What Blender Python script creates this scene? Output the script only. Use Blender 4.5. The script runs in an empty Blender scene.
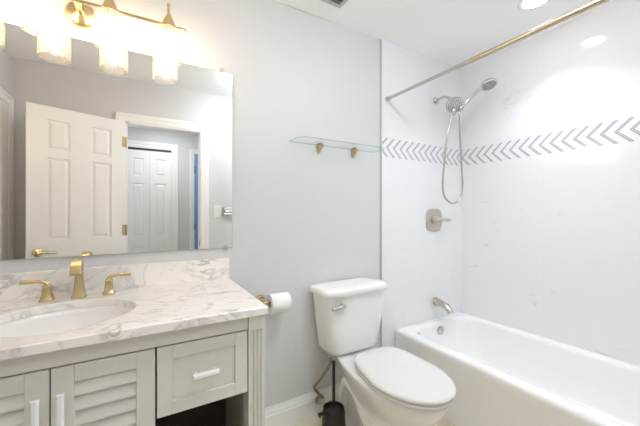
import bpy, bmesh, math, random
from mathutils import Vector, Matrix
random.seed(4)
PI = math.pi
S = bpy.context.scene
COL = S.collection

# ------------------------------------------------------------------ camera
cam = bpy.data.cameras.new('camera')
cam.sensor_width = 36.0
cam.lens = 307.0 * 36.0 / 640.0
cam.clip_start = 0.01
cam_ob = bpy.data.objects.new('camera', cam)
cam_ob.location = (0.0, -1.63, 1.235)
cam_ob.rotation_euler = (PI / 2, 0, -math.radians(30.4))
COL.objects.link(cam_ob)
S.camera = cam_ob

# ------------------------------------------------------------------ world, exposure, large lights
w = bpy.data.worlds.new('world')
S.world = w
w.use_nodes = True
w.node_tree.nodes['Background'].inputs[0].default_value = (0.75, 0.86, 1.0, 1)
w.node_tree.nodes['Background'].inputs[1].default_value = 0.6
S.view_settings.view_transform = 'Standard'
S.view_settings.look = 'None'
S.view_settings.gamma = 1.0
S.view_settings.use_curve_mapping = False
S.view_settings.exposure = 1.32
S.cycles.diffuse_bounces = 24
S.cycles.max_bounces = 32
S.cycles.transparent_max_bounces = 16
S.cycles.glossy_bounces = 8
S.cycles.caustics_reflective = False
S.cycles.caustics_refractive = False

CAN_TUB, FILL_DOME, BULB, HALL_FILL = 1.7, 24.0, 50.0, 3.1


def area(name, loc, size, power, col, rot=(0, 0, 0), size_y=None, spread=PI):
    l = bpy.data.lights.new(name, 'AREA')
    l.energy = power
    l.color = col
    l.spread = spread
    if size_y:
        l.shape = 'RECTANGLE'
        l.size, l.size_y = size, size_y
    else:
        l.shape = 'DISK'
        l.size = size
    o = bpy.data.objects.new(name, l)
    o.location = loc
    o.rotation_euler = rot
    COL.objects.link(o)
    return o


CANS = [(1.93, -0.745)]
FILL_DOMES = [(0.92, -1.06)]


# ------------------------------------------------------------------ materials
def sock(n, *names):
    for k in names:
        if k in n.inputs:
            return n.inputs[k]


def mat(name, col, rough=0.5, metal=0.0, coat=0.0, spec=0.5, bump=None, var=None):
    m = bpy.data.materials.new(name)
    m.use_nodes = True
    nt = m.node_tree
    b = nt.nodes['Principled BSDF']
    b.inputs['Base Color'].default_value = (*col, 1)
    b.inputs['Roughness'].default_value = rough
    b.inputs['Metallic'].default_value = metal
    sock(b, 'Coat Weight').default_value = coat
    sock(b, 'Coat Roughness').default_value = 0.05
    sock(b, 'Specular IOR Level').default_value = spec
    tc = nt.nodes.new('ShaderNodeTexCoord')
    if bump:
        sc, st = bump
        n = nt.nodes.new('ShaderNodeTexNoise')
        n.inputs['Scale'].default_value = sc
        n.inputs['Detail'].default_value = 3
        bp = nt.nodes.new('ShaderNodeBump')
        bp.inputs['Strength'].default_value = st
        bp.inputs['Distance'].default_value = 0.002
        nt.links.new(tc.outputs['Object'], n.inputs['Vector'])
        nt.links.new(n.outputs['Fac'], bp.inputs['Height'])
        nt.links.new(bp.outputs['Normal'], b.inputs['Normal'])
    if var:
        sc, amt = var
        n = nt.nodes.new('ShaderNodeTexNoise')
        n.inputs['Scale'].default_value = sc
        n.inputs['Detail'].default_value = 4
        mx = nt.nodes.new('ShaderNodeMix')
        mx.data_type = 'RGBA'
        mx.inputs[6].default_value = (*[c * (1 - amt) for c in col], 1)
        mx.inputs[7].default_value = (*[min(1, c * (1 + amt)) for c in col], 1)
        nt.links.new(tc.outputs['Object'], n.inputs['Vector'])
        nt.links.new(n.outputs['Fac'], mx.inputs[0])
        nt.links.new(mx.outputs[2], b.inputs['Base Color'])
    return m


class NT:
    """tiny node-graph builder"""
    def __init__(s, m):
        s.nt = m.node_tree

    def new(s, t, **kw):
        n = s.nt.nodes.new(t)
        for k, v in kw.items():
            setattr(n, k, v)
        return n

    def link(s, a, b):
        s.nt.links.new(a, b)

    def math(s, op, a, b=None, c=None):
        n = s.new('ShaderNodeMath', operation=op)
        for i, v in enumerate((a, b, c)):
            if v is None:
                continue
            if isinstance(v, (int, float)):
                n.inputs[i].default_value = v
            else:
                s.link(v, n.inputs[i])
        return n.outputs[0]

    def mix(s, fac, c1, c2):
        n = s.new('ShaderNodeMix', data_type='RGBA')
        if isinstance(fac, (int, float)):
            n.inputs[0].default_value = fac
        else:
            s.link(fac, n.inputs[0])
        for i, c in ((6, c1), (7, c2)):
            if isinstance(c, tuple):
                n.inputs[i].default_value = (*c, 1)
            else:
                s.link(c, n.inputs[i])
        return n.outputs[2]


def tile_mat():
    m = mat('glossy_white_marble_tile', (0.86, 0.86, 0.865), 0.08)
    g = NT(m)
    b = m.node_tree.nodes['Principled BSDF']
    tc = g.new('ShaderNodeTexCoord')
    geo = g.new('ShaderNodeNewGeometry')
    sp = g.new('ShaderNodeSeparateXYZ')
    g.link(geo.outputs['Position'], sp.inputs[0])
    X, Y, Z = sp.outputs
    u = g.math('SUBTRACT', X, Y)               # runs along both walls
    # faint veins: stretched diagonal noise, thin iso-line with a sparse mask
    mp = g.new('ShaderNodeMapping')
    mp.inputs['Rotation'].default_value = (0.5, 0.55, 0.4)
    mp.inputs['Scale'].default_value = (1.5, 1.5, 7.0)
    g.link(geo.outputs['Position'], mp.inputs[0])
    n1 = g.new('ShaderNodeTexNoise')
    n1.inputs['Scale'].default_value = 1.7
    n1.inputs['Detail'].default_value = 3
    g.link(mp.outputs[0], n1.inputs['Vector'])
    v = g.math('ABSOLUTE', g.math('SUBTRACT', n1.outputs['Fac'], 0.5))
    v = g.math('SUBTRACT', 1.0, g.math('MULTIPLY', v, 60.0))
    v = g.math('MAXIMUM', v, 0.0)
    n2 = g.new('ShaderNodeTexNoise')
    n2.inputs['Scale'].default_value = 7.0
    g.link(geo.outputs['Position'], n2.inputs['Vector'])
    msk = g.math('MULTIPLY', g.math('MAXIMUM', g.math('SUBTRACT', n2.outputs['Fac'], 0.60), 0.0), 5.0)
    vein = g.math('MINIMUM', g.math('MULTIPLY', v, msk), 0.6)
    c = g.mix(vein, (0.81, 0.81, 0.82), (0.56, 0.56, 0.58))
    # grout: rows 0.30 m, columns 0.60 m
    def line(val, per, off, wd):
        f = g.math('FRACT', g.math('DIVIDE', g.math('ADD', val, off), per))
        return g.math('LESS_THAN', f, wd / per)
    gr = g.math('MAXIMUM', line(Z, 0.31, 0.234, 0.0018), line(u, 0.61, 0.105, 0.0018))
    c = g.mix(g.math('MULTIPLY', gr, 0.18), c, (0.6, 0.6, 0.61))
    # herringbone / chevron accent band
    vc = 1.695
    dv = g.math('ABSOLUTE', g.math('SUBTRACT', Z, vc))
    band = g.math('LESS_THAN', dv, 0.071)
    core = g.math('LESS_THAN', dv, 0.067)
    s = g.math('FRACT', g.math('ADD', g.math('DIVIDE', g.math('SUBTRACT', u, dv), 0.0645), -0.17))
    s1 = g.math('LESS_THAN', s, 0.31)
    s2 = g.math('MULTIPLY', g.math('GREATER_THAN', s, 0.11), g.math('LESS_THAN', s, 0.22))
    wn = g.new('ShaderNodeTexNoise')
    wn.inputs['Scale'].default_value = 14.0
    g.link(geo.outputs['Position'], wn.inputs['Vector'])
    st = g.math('MULTIPLY', s1, core)
    grey = g.mix(wn.outputs['Fac'], (0.24, 0.24, 0.27), (0.46, 0.46, 0.49))
    grey = g.mix(s2, grey, (0.56, 0.56, 0.585))
    c = g.mix(band, c, (0.80, 0.80, 0.815))
    c = g.mix(st, c, grey)
    g.link(c, b.inputs['Base Color'])
    return m


def marble_mat():
    m = mat('white_carrara_marble', (0.86, 0.84, 0.82), 0.12)
    g = NT(m)
    b = m.node_tree.nodes['Principled BSDF']
    geo = g.new('ShaderNodeNewGeometry')
    mp = g.new('ShaderNodeMapping')
    mp.inputs['Rotation'].default_value = (0.3, 0.4, 0.7)
    mp.inputs['Scale'].default_value = (1, 2.2, 1.3)
    g.link(geo.outputs['Position'], mp.inputs[0])
    n0 = g.new('ShaderNodeTexNoise')
    n0.inputs['Scale'].default_value = 5.5
    n0.inputs['Detail'].default_value = 7
    n0.inputs['Roughness'].default_value = 0.62
    n0.inputs['Distortion'].default_value = 1.1
    g.link(mp.outputs[0], n0.inputs['Vector'])
    v = g.math('ABSOLUTE', g.math('SUBTRACT', n0.outputs['Fac'], 0.5))
    v = g.math('MAXIMUM', g.math('SUBTRACT', 1.0, g.math('MULTIPLY', v, 20.0)), 0.0)
    n2 = g.new('ShaderNodeTexNoise')
    n2.inputs['Scale'].default_value = 9.0
    n2.inputs['Detail'].default_value = 4
    g.link(geo.outputs['Position'], n2.inputs['Vector'])
    k = g.math('MAXIMUM', g.math('MULTIPLY', g.math('SUBTRACT', n2.outputs['Fac'], 0.40), 4.2), 0.0)
    v = g.math('MINIMUM', g.math('MULTIPLY', g.math('MULTIPLY', v, k), 0.8), 0.75)
    c = g.mix(n2.outputs['Fac'], (0.85, 0.815, 0.775), (0.92, 0.89, 0.85))
    c = g.mix(v, c, (0.44, 0.43, 0.43))
    g.link(c, b.inputs['Base Color'])
    return m


def floor_mat():
    m = mat('beige_floor_tile', (0.55, 0.48, 0.36), 0.25)
    g = NT(m)
    b = m.node_tree.nodes['Principled BSDF']
    geo = g.new('ShaderNodeNewGeometry')
    br = g.new('ShaderNodeTexBrick')
    br.offset = 0.0
    br.inputs['Scale'].default_value = 1.0
    br.inputs['Brick Width'].default_value = 0.33
    br.inputs['Row Height'].default_value = 0.33
    br.inputs['Mortar Size'].default_value = 0.003
    br.inputs['Color1'].default_value = (0.66, 0.60, 0.45, 1)
    br.inputs['Color2'].default_value = (0.60, 0.54, 0.40, 1)
    br.inputs['Mortar'].default_value = (0.70, 0.66, 0.58, 1)
    g.link(geo.outputs['Position'], br.inputs['Vector'])
    n = g.new('ShaderNodeTexNoise')
    n.inputs['Scale'].default_value = 9
    n.inputs['Detail'].default_value = 6
    g.link(geo.outputs['Position'], n.inputs['Vector'])
    c = g.mix(g.math('MULTIPLY', n.outputs['Fac'], 0.8), br.outputs['Color'], (0.76, 0.70, 0.55))
    g.link(c, b.inputs['Base Color'])
    return m


def glass_mat(name, tint, scatter=0.0, bump=0.0, edge=0.1, veil=0.0):
    """thin clear glass: see-through with a Fresnel gloss, optional seeded scatter"""
    m = bpy.data.materials.new(name)
    m.use_nodes = True
    nt = m.node_tree
    nt.nodes.remove(nt.nodes['Principled BSDF'])
    g = NT(m)
    out = nt.nodes['Material Output']
    tr = g.new('ShaderNodeBsdfTransparent')
    tr.inputs[0].default_value = (*tint, 1)
    gl = g.new('ShaderNodeBsdfGlossy')
    if bump:
        lw0 = g.new('ShaderNodeLayerWeight')
        lw0.inputs['Blend'].default_value = 0.5
        vr = g.new('ShaderNodeTexVoronoi')
        vr.inputs['Scale'].default_value = 150
        ge = g.new('ShaderNodeNewGeometry')
        g.link(ge.outputs['Position'], vr.inputs['Vector'])
        seed = g.math('MULTIPLY', g.math('LESS_THAN', vr.outputs['Distance'], 0.32), 0.35)
        rim = g.math('MULTIPLY', g.math('POWER', lw0.outputs['Facing'], 3.0), 0.9)
        g.link(g.mix(g.math('MINIMUM', g.math('ADD', seed, rim), 1.0), tint, (0.70, 0.64, 0.55)), tr.inputs[0])
    gl.inputs['Roughness'].default_value = 0.04
    lw = g.new('ShaderNodeLayerWeight')
    lw.inputs['Blend'].default_value = 0.5
    mx = g.new('ShaderNodeMixShader')
    g.link(g.math('ADD', 0.035, g.math('MULTIPLY', g.math('POWER', lw.outputs['Facing'], 4.0), edge * 4)), mx.inputs[0])
    g.link(tr.outputs[0], mx.inputs[1])
    g.link(gl.outputs[0], mx.inputs[2])
    res = mx
    if bump:
        geo = g.new('ShaderNodeNewGeometry')
        n = g.new('ShaderNodeTexVoronoi')
        n.inputs['Scale'].default_value = 110
        g.link(geo.outputs['Position'], n.inputs['Vector'])
        bp = g.new('ShaderNodeBump')
        bp.inputs['Strength'].default_value = bump
        bp.inputs['Distance'].default_value = 0.004
        g.link(n.outputs['Distance'], bp.inputs['Height'])
        g.link(bp.outputs[0], gl.inputs['Normal'])
        g.link(bp.outputs[0], lw.inputs['Normal'])
    if scatter:
        tl = g.new('ShaderNodeBsdfTranslucent')
        tl.inputs[0].default_value = (0.95, 0.95, 0.95, 1)
        m2 = g.new('ShaderNodeMixShader')
        m2.inputs[0].default_value = scatter
        g.link(mx.outputs[0], m2.inputs[1])
        g.link(tl.outputs[0], m2.inputs[2])
        res = m2
    g.link(res.outputs[0], out.inputs[0])
    return m


def emit(name, col, strength):
    m = bpy.data.materials.new(name)
    m.use_nodes = True
    nt = m.node_tree
    nt.nodes.remove(nt.nodes['Principled BSDF'])
    e = nt.nodes.new('ShaderNodeEmission')
    e.inputs[0].default_value = (*col, 1)
    e.inputs[1].default_value = strength
    nt.links.new(e.outputs[0], nt.nodes['Material Output'].inputs[0])
    return m


M = dict(
    wall=mat('pale_grey_wall_paint', (0.655, 0.652, 0.655), 0.55, bump=(160, 0.25)),
    hall=mat('grey_hall_paint', (0.66, 0.66, 0.645), 0.6),
    ceil=mat('white_ceiling_paint', (0.94, 0.94, 0.94), 0.7),
    trim=mat('white_trim_paint', (0.88, 0.875, 0.86), 0.35),
    tile=tile_mat(), marble=marble_mat(), floor=floor_mat(),
    trimmetal=mat('satin_tile_edge_metal', (0.80, 0.76, 0.70), 0.45, 1.0),
    rodbrass=mat('champagne_brass_rod', (0.55, 0.485, 0.36), 0.25, 1.0),
    braid=mat('aged_braided_metal', (0.33, 0.28, 0.20), 0.4, 1.0),
    ceramic=mat('white_ceramic', (0.86, 0.855, 0.845), 0.10, coat=0.4),
    acrylic=mat('white_tub_enamel', (0.87, 0.865, 0.855), 0.12, coat=0.3),
    seat=mat('white_seat_plastic', (0.74, 0.735, 0.725), 0.22),
    greige=mat('greige_cabinet_paint', (0.68, 0.67, 0.62), 0.42),
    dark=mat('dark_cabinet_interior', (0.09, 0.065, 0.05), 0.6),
    brass=mat('satin_brass', (0.63, 0.50, 0.29), 0.26, 1.0),
    champ=mat('champagne_nickel', (0.64, 0.60, 0.52), 0.3, 1.0),
    nickel=mat('brushed_nickel', (0.56, 0.54, 0.50), 0.26, 1.0),
    chrome=mat('polished_chrome', (0.62, 0.62, 0.63), 0.12, 1.0),
    face=mat('satin_grey_spray_plate', (0.74, 0.73, 0.71), 0.35, 0.5),
    spray=mat('grey_spray_nozzles', (0.22, 0.22, 0.22), 0.5),
    handle=mat('pale_acrylic_pull', (0.86, 0.86, 0.87), 0.15, coat=0.6),
    bronze=mat('dark_bronze', (0.030, 0.022, 0.018), 0.30, 0.3),
    paper=mat('white_tissue', (0.87, 0.87, 0.87), 0.9, bump=(200, 0.2)),
    core=mat('cardboard', (0.55, 0.42, 0.28), 0.85),
    mirror=mat('mirror_silver', (0.93, 0.93, 0.92), 0.0, 1.0),
    clip=glass_mat('clear_plastic', (0.97, 0.97, 0.97), edge=0.06),
    shelfglass=glass_mat('shelf_glass', (0.99, 0.995, 0.99), edge=0.04),
    glassedge=glass_mat('green_glass_edge', (0.55, 0.80, 0.70), edge=0.1),
    shade=glass_mat('seeded_glass', (0.975, 0.97, 0.96), scatter=0.025, bump=0.9, edge=0.20),
    bulb=emit('warm_lit_filament_bulb', (1.0, 0.77, 0.50), BULB),
    dome=emit('fill_dome_glow', (0.86, 0.93, 1.0), FILL_DOME),
    can=emit('lit_can_lens', (1.0, 0.98, 0.95), 12.0),
    door=mat('white_door_paint', (0.88, 0.87, 0.85), 0.4),
    blue=mat('blue_paint', (0.16, 0.36, 0.66), 0.5),
    black=mat('black_rubber', (0.02, 0.02, 0.02), 0.5),
    grille=mat('grey_vent_enamel', (0.50, 0.50, 0.49), 0.5),
    ventdark=mat('vent_duct_dark', (0.10, 0.10, 0.10), 0.7),
    plastic=mat('white_switch_plastic', (0.84, 0.83, 0.80), 0.3),
)


# ------------------------------------------------------------------ mesh helpers
class MB:
    def __init__(s):
        s.bm = bmesh.new()
        s.mi = 0

    def _f(s, vs):
        try:
            f = s.bm.faces.new(vs)
            f.material_index = s.mi
            return f
        except ValueError:
            return None

    def box(s, x0, x1, y0, y1, z0, z1):
        v = [s.bm.verts.new(p) for p in ((x0, y0, z0), (x1, y0, z0), (x1, y1, z0), (x0, y1, z0),
                                         (x0, y0, z1), (x1, y0, z1), (x1, y1, z1), (x0, y1, z1))]
        for q in ((3, 2, 1, 0), (4, 5, 6, 7), (0, 1, 5, 4), (1, 2, 6, 5), (2, 3, 7, 6), (3, 0, 4, 7)):
            s._f([v[i] for i in q])
        return s

    def loft(s, loops, cap0=True, cap1=True, closed=True):
        vs = [[s.bm.verts.new(p) for p in lp] for lp in loops]
        n = len(vs[0])
        for a, b in zip(vs, vs[1:]):
            for i in range(n if closed else n - 1):
                j = (i + 1) % n
                s._f([a[i], a[j], b[j], b[i]])
        if cap0:
            s._f(list(reversed(vs[0])))
        if cap1:
            s._f(vs[-1])
        return s

    def tube(s, pts, r, seg=12, caps=True):
        pts = [Vector(p) for p in pts]
        rs = r if isinstance(r, (list, tuple)) else [r] * len(pts)
        loops = []
        t0 = (pts[1] - pts[0]).normalized()
        ref = Vector((0, 0, 1)) if abs(t0.z) < 0.9 else Vector((1, 0, 0))
        nrm = (ref - t0 * ref.dot(t0)).normalized()
        for i, p in enumerate(pts):
            if i == 0:
                t = (pts[1] - p)
            elif i == len(pts) - 1:
                t = (p - pts[-2])
            else:
                t = (pts[i + 1] - p).normalized() + (p - pts[i - 1]).normalized()
            t.normalize()
            nrm = (nrm - t * nrm.dot(t)).normalized()
            bn = t.cross(nrm)
            loops.append([p + (nrm * math.cos(2 * PI * k / seg) + bn * math.sin(2 * PI * k / seg)) * rs[i] for k in range(seg)])
        return s.loft(loops, caps, caps)

    def lathe(s, prof, c, axis=(0, 0, 1), seg=24, caps=True):
        """prof: (radius, height along axis)"""
        ax = Vector(axis).normalized()
        ref = Vector((0, 0, 1)) if abs(ax.z) < 0.9 else Vector((1, 0, 0))
        u = (ref - ax * ref.dot(ax)).normalized()
        v = ax.cross(u)
        c = Vector(c)
        loops = [[c + ax * h + (u * math.cos(2 * PI * k / seg) + v * math.sin(2 * PI * k / seg)) * max(r, 1e-5) for k in range(seg)] for r, h in prof]
        return s.loft(loops, caps, caps)

    def prism(s, poly, axis, a0, a1):
        def P(p, a):
            return {'x': (a, p[0], p[1]), 'y': (p[0], a, p[1]), 'z': (p[0], p[1], a)}[axis]
        return s.loft([[P(p, a0) for p in poly], [P(p, a1) for p in poly]])

    def build(s, name, m, parent=None, bevel=0.0, seg=2, smooth=None, mtx=None, loc=None, subsurf=0):
        if mtx is not None:
            s.bm.transform(mtx)
        origin = Vector(parent['_o']) if parent is not None else Vector(loc if loc else (0, 0, 0))
        bmesh.ops.translate(s.bm, verts=s.bm.verts, vec=-origin)
        bmesh.ops.recalc_face_normals(s.bm, faces=s.bm.faces)
        me = bpy.data.meshes.new(name)
        s.bm.to_mesh(me)
        s.bm.free()
        for x in (m if isinstance(m, (list, tuple)) else [m]):
            me.materials.append(x)
        if smooth is not None:
            for p in me.polygons:
                p.use_smooth = True
            me.set_sharp_from_angle(angle=math.radians(smooth))
        o = bpy.data.objects.new(name, me)
        COL.objects.link(o)
        if parent is not None:
            o.parent = parent
        else:
            o.location = origin
        o['_o'] = tuple(origin)
        if bevel:
            b = o.modifiers.new('bevel', 'BEVEL')
            b.width = bevel
            b.segments = seg
            b.limit_method = 'ANGLE'
            b.angle_limit = math.radians(35)
            b.harden_normals = True
            for p in me.polygons:
                p.use_smooth = True
        if subsurf:
            u = o.modifiers.new('subsurf', 'SUBSURF')
            u.levels = u.render_levels = subsurf
            for p in me.polygons:
                p.use_smooth = True
        return o


def tag(o, label, cat, group=None):
    o['label'] = label
    o['category'] = cat
    if group:
        o['group'] = group
    return o


def thing(name, label, cat, loc, group=None):
    o = bpy.data.objects.new(name, None)
    o.empty_display_size = 0.05
    COL.objects.link(o)
    o.location = loc
    o['_o'] = tuple(loc)
    return tag(o, label, cat, group)


def struct(o):
    o['kind'] = 'structure'
    return o


def spline(pts, n=8):
    """Catmull-Rom through pts"""
    P = [Vector(p) for p in pts]
    P = [P[0] * 2 - P[1]] + P + [P[-1] * 2 - P[-2]]
    out = []
    for i in range(1, len(P) - 2):
        a, b, c, d = P[i - 1:i + 3]
        for k in range(n):
            t = k / n
            out.append(0.5 * ((2 * b) + (c - a) * t + (2 * a - 5 * b + 4 * c - d) * t * t + (-a + 3 * b - 3 * c + d) * t ** 3))
    out.append(P[-2])
    return out


def rrect(x0, x1, y0, y1, r, z, n=8):
    out = []
    for cx, cy, a0 in ((x1 - r, y1 - r, 0), (x0 + r, y1 - r, 90), (x0 + r, y0 + r, 180), (x1 - r, y0 + r, 270)):
        for k in range(n + 1):
            a = math.radians(a0 + 90 * k / n)
            out.append((cx + r * math.cos(a), cy + r * math.sin(a), z))
    return out


def egg(cx, yb, yf, y0, wd, z, eb=3.0, ef=2.0, n=48, taper=0.0, skew=0.0):
    """egg outline: back end yb (exponent eb), front tip yf (exponent ef), widest at y0"""
    out = []
    for k in range(n):
        a = 2 * PI * k / n
        c, s = math.cos(a), math.sin(a)
        e = eb if s > 0 else ef
        L = (yb - y0) if s > 0 else (y0 - yf)
        x = math.copysign(abs(c) ** (2 / e), c) * wd
        y = math.copysign(abs(s) ** (2 / e), s) * L
        if s > 0:
            x = x * (1 - taper * (y / L) ** 2) + skew * y / L
        out.append((cx + x, y0 + y, z))
    return out


# ------------------------------------------------------------------ room shell
XL, XR, YF, H = -0.85, 2.333, -1.63, 2.44
XT = 1.449                       # tile starts here on the mirror wall
struct(MB().box(-1.7, 2.6, -3.05, 0.12, -0.10, 0.0).build('floor', M['floor']))
struct(MB().box(-1.7, 2.6, -3.05, 0.12, H, H + 0.10).build('ceiling', M['ceil']))
struct(MB().box(XL - 0.1, XT, 0.0, 0.10, 0, H).build('wall_back', M['wall']))
struct(MB().box(XT, XR + 0.12, -0.008, 0.10, 0, H).build('wall_alcove', M['tile']))
struct(MB().box(XR, XR + 0.12, YF - 0.1, -0.008, 0, H).build('wall_right', M['tile']))
struct(MB().box(XL - 0.1, XL, YF - 0.11, 0.0, 0, H).build('wall_left', M['wall']))
# doorway wall behind the camera
OX0, OX1, OZ = -0.108, 0.527, 2.05
m = MB()
m.prism([(XL, 0), (OX0, 0), (OX0, OZ), (OX1, OZ), (OX1, 0), (XR, 0), (XR, H), (XL, H)], 'y', YF - 0.11, YF)
struct(m.build('wall_front', M['wall']))
# hall shell
struct(MB().box(-1.7, 2.6, -3.05, -2.90, 0, H).build('wall_hall', M['hall']))
struct(MB().box(-1.7, -1.6, -2.90, YF - 0.11, 0, H).build('wall_hall_left', M['hall']))
struct(MB().box(2.5, 2.6, -2.90, YF - 0.11, 0, H).build('wall_hall_right', M['hall']))

# tile edge strip and caulk line
struct(MB().box(XT - 0.003, XT + 0.002, -0.0095, -0.0002, 0.0, H).build('trim_1', M['trimmetal']))


# baseboards
def base_profile(h=0.148, t=0.016):
    return [(0, 0), (-t, 0), (-t, h * 0.70), (-t * 0.8, h * 0.73), (-t * 0.8, h * 0.80), (-t * 0.55, h * 0.86), (-t * 0.35, h * 0.95), (-t * 0.35, h), (0, h)]


m = MB()
m.prism(base_profile(), 'x', 0.40, XT - 0.006)
struct(m.build('baseboard_back', M['trim']))
m = MB()
m.prism([(YF - y, z) for y, z in base_profile()], 'x', OX1 + 0.10, 1.55)
struct(m.build('baseboard_front', M['trim']))
m = MB()
m.prism([(-2.90 - y, z) for y, z in base_profile()], 'x', 0.46, 0.58)
struct(m.build('baseboard_hall', M['trim']))


# door casings: moulded boards round an opening, lying on a wall whose face is at y = yf and looks to +y
def casing(mb, x0, x1, zt, yf, wd=0.092, t=0.018, sides='LTR'):
    prof = [(0, t * 0.55), (0.012, t * 0.75), (wd * 0.55, t * 0.8), (wd * 0.65, t), (wd * 0.95, t), (wd, t * 0.75), (wd, 0), (0, 0)]
    def path(d):
        pts = []
        if 'L' in sides:
            pts.append((x0 - d, 0))
        pts += [(x0 - d, zt + d), (x1 + d, zt + d)]
        if 'R' in sides:
            pts.append((x1 + d, 0))
        return pts
    rows = [[(p[0], yf + y, p[1]) for p in path(d)] for d, y in prof]
    n = len(rows[0])
    vs = [[mb.bm.verts.new(p) for p in r] for r in rows]
    k = len(rows)
    for i in range(k):
        for j in range(n - 1):
            mb._f([vs[i][j], vs[i][j + 1], vs[(i + 1) % k][j + 1], vs[(i + 1) % k][j]])
    mb._f([r[0] for r in vs])
    mb._f([r[-1] for r in vs])


m = MB()
casing(m, OX0, OX1 - 0.007, OZ, YF, 0.078)
m.box(OX0, OX0 + 0.012, YF - 0.11, YF + 0.004, 0, OZ)
m.box(OX1 - 0.012, OX1, YF - 0.11, YF + 0.004, 0, OZ)
m.box(OX0, OX1, YF - 0.11, YF + 0.004, OZ - 0.012, OZ)
tr2 = struct(m.build('trim_2', M['trim']))
MB().box(OX1 - 0.0135, OX1 - 0.0118, YF - 0.035, YF - 0.006, 0.90, 0.965).build('strike_plate', M['brass'], tr2)


# panel doors --------------------------------------------------------------
def panel_door(mb, W, Hd, cols, rows, t=0.035):
    """door in local coords: x 0..W, z 0..Hd, y -t/2..t/2; cols/rows are panel spans"""
    xs = [0] + [v for c in cols for v in c] + [W]
    for a, b in zip(xs[::2], xs[1::2]):
        mb.box(a, b, -t / 2, t / 2, 0, Hd)
    zs = [0] + [v for c in rows for v in c] + [Hd]
    for c0, c1 in cols:
        for a, b in zip(zs[::2], zs[1::2]):
            mb.box(c0, c1, -t / 2, t / 2, a, b)
        for r0, r1 in rows:
            mb.box(c0, c1, -t / 2 + 0.010, t / 2 - 0.010, r0, r1)
            for sgn in (-1, 1):
                y0, y1 = sgn * (t / 2 - 0.010), sgn * (t / 2 - 0.002)
                a, b = 0.012, 0.030
                mb.loft([[(c0 + a, y0, r0 + a), (c1 - a, y0, r0 + a), (c1 - a, y0, r1 - a), (c0 + a, y0, r1 - a)],
                         [(c0 + b, y1, r0 + b), (c1 - b, y1, r0 + b), (c1 - b, y1, r1 - b), (c0 + b, y1, r1 - b)]], False, True)


# bathroom door, swung open against the doorway wall; hinge at left jamb
hx, hy = OX0 - 0.002, YF + 0.038
ex, ey = -0.712, -1.375
ang = math.atan2(ey - hy, ex - hx)
DW = math.hypot(ex - hx, ey - hy)
m = MB()
panel_door(m, DW, 2.025, [(0.112, 0.250), (DW - 0.250, DW - 0.112)], [(0.22, 0.88), (1.02, 1.64), (1.70, 1.925)])
MT = Matrix.Translation((hx, hy, 0.012)) @ Matrix.Rotation(ang, 4, 'Z')
d1 = struct(m.build('door_1', M['door'], mtx=MT))
m = MB()
for sg in (-1, 1):
    q = sg * 0.0175
    m.lathe([(0.031, 0), (0.031, 0.006), (0.026, 0.010), (0.012, 0.014), (0.011, 0.045), (0.012, 0.05)], (DW - 0.062, q, 0.93), (0, sg, 0))
    m.tube([(DW - 0.050, q + sg * 0.046, 0.930), (DW - 0.085, q + sg * 0.047, 0.931), (DW - 0.13, q + sg * 0.048, 0.926), (DW - 0.165, q + sg * 0.044, 0.922)], [0.010, 0.010, 0.008, 0.0065])
m.build('door_lever', M['brass'], d1, smooth=40, mtx=MT)
for z in (0.25, 1.03, 1.80):
    m = MB()
    m.lathe([(0.006, 0), (0.006, 0.09)], (0.0, -0.024, z))
    m.box(0.0, 0.03, -0.0195, -0.0172, z, z + 0.09)
    m.build('hinge', M['brass'], d1, smooth=40, mtx=MT)

# closet door in the left wall, seen at the edge of the mirror
m = MB()
casing(m, -0.74, 0.0, 2.04, 0.0, 0.075)
# local x runs along -Y -> rotate so local +y looks to +X
RL = Matrix(((0, 1, 0, XL), (1, 0, 0, -0.79), (0, 0, 1, 0), (0, 0, 0, 1)))
struct(m.build('trim_3', M['trim'], mtx=RL))
m = MB()
panel_door(m, 0.73, 2.03, [(0.19, 0.35), (0.45, 0.62)], [(0.22, 0.88), (1.02, 1.64), (1.70, 1.925)], t=0.03)
struct(m.build('door_2', M['door'], mtx=Matrix(((0, 1, 0, XL - 0.008), (1, 0, 0, -1.527), (0, 0, 1, 0.005), (0, 0, 0, 1)))))

# hall closet with bifold leaves
HY = -2.90
BX0, BX1, BZ = -0.148, 0.360, 2.06
m = MB()
casing(m, BX0, BX1, BZ, HY, 0.085)
struct(m.build('trim_4', M['trim']))
bi = struct(MB().box(BX0, BX1, HY - 0.001, HY + 0.016, BZ - 0.022, BZ).build('door_3', M['black']))
for a, b in ((BX0 + 0.002, 0.107), (0.109, BX1 - 0.002)):
    m = MB()
    wd = b - a
    st = 0.062
    panel_door(m, wd, 2.015, [(st, wd - st)], [(0.16, 0.80), (0.93, 1.60), (1.70, 1.915)], t=0.028)
    m.build('bifold_leaf', M['door'], bi, mtx=Matrix.Translation((a, HY + 0.015, 0.012)))
# second hall door: white casing with a blue leaf
m = MB()
casing(m, 0.645, 1.38, 2.05, HY, 0.055)
struct(m.build('trim_5', M['trim']))
d4 = struct(MB().box(0.648, 1.377, HY + 0.0005, HY + 0.010, 0.01, 2.045).build('door_4', M['blue'], bevel=0.002))
for z in (0.30, 1.00, 1.78):
    MB().box(0.642, 0.656, HY + 0.011, HY + 0.022, z, z + 0.09).build('hinge', M['nickel'], d4)

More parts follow.
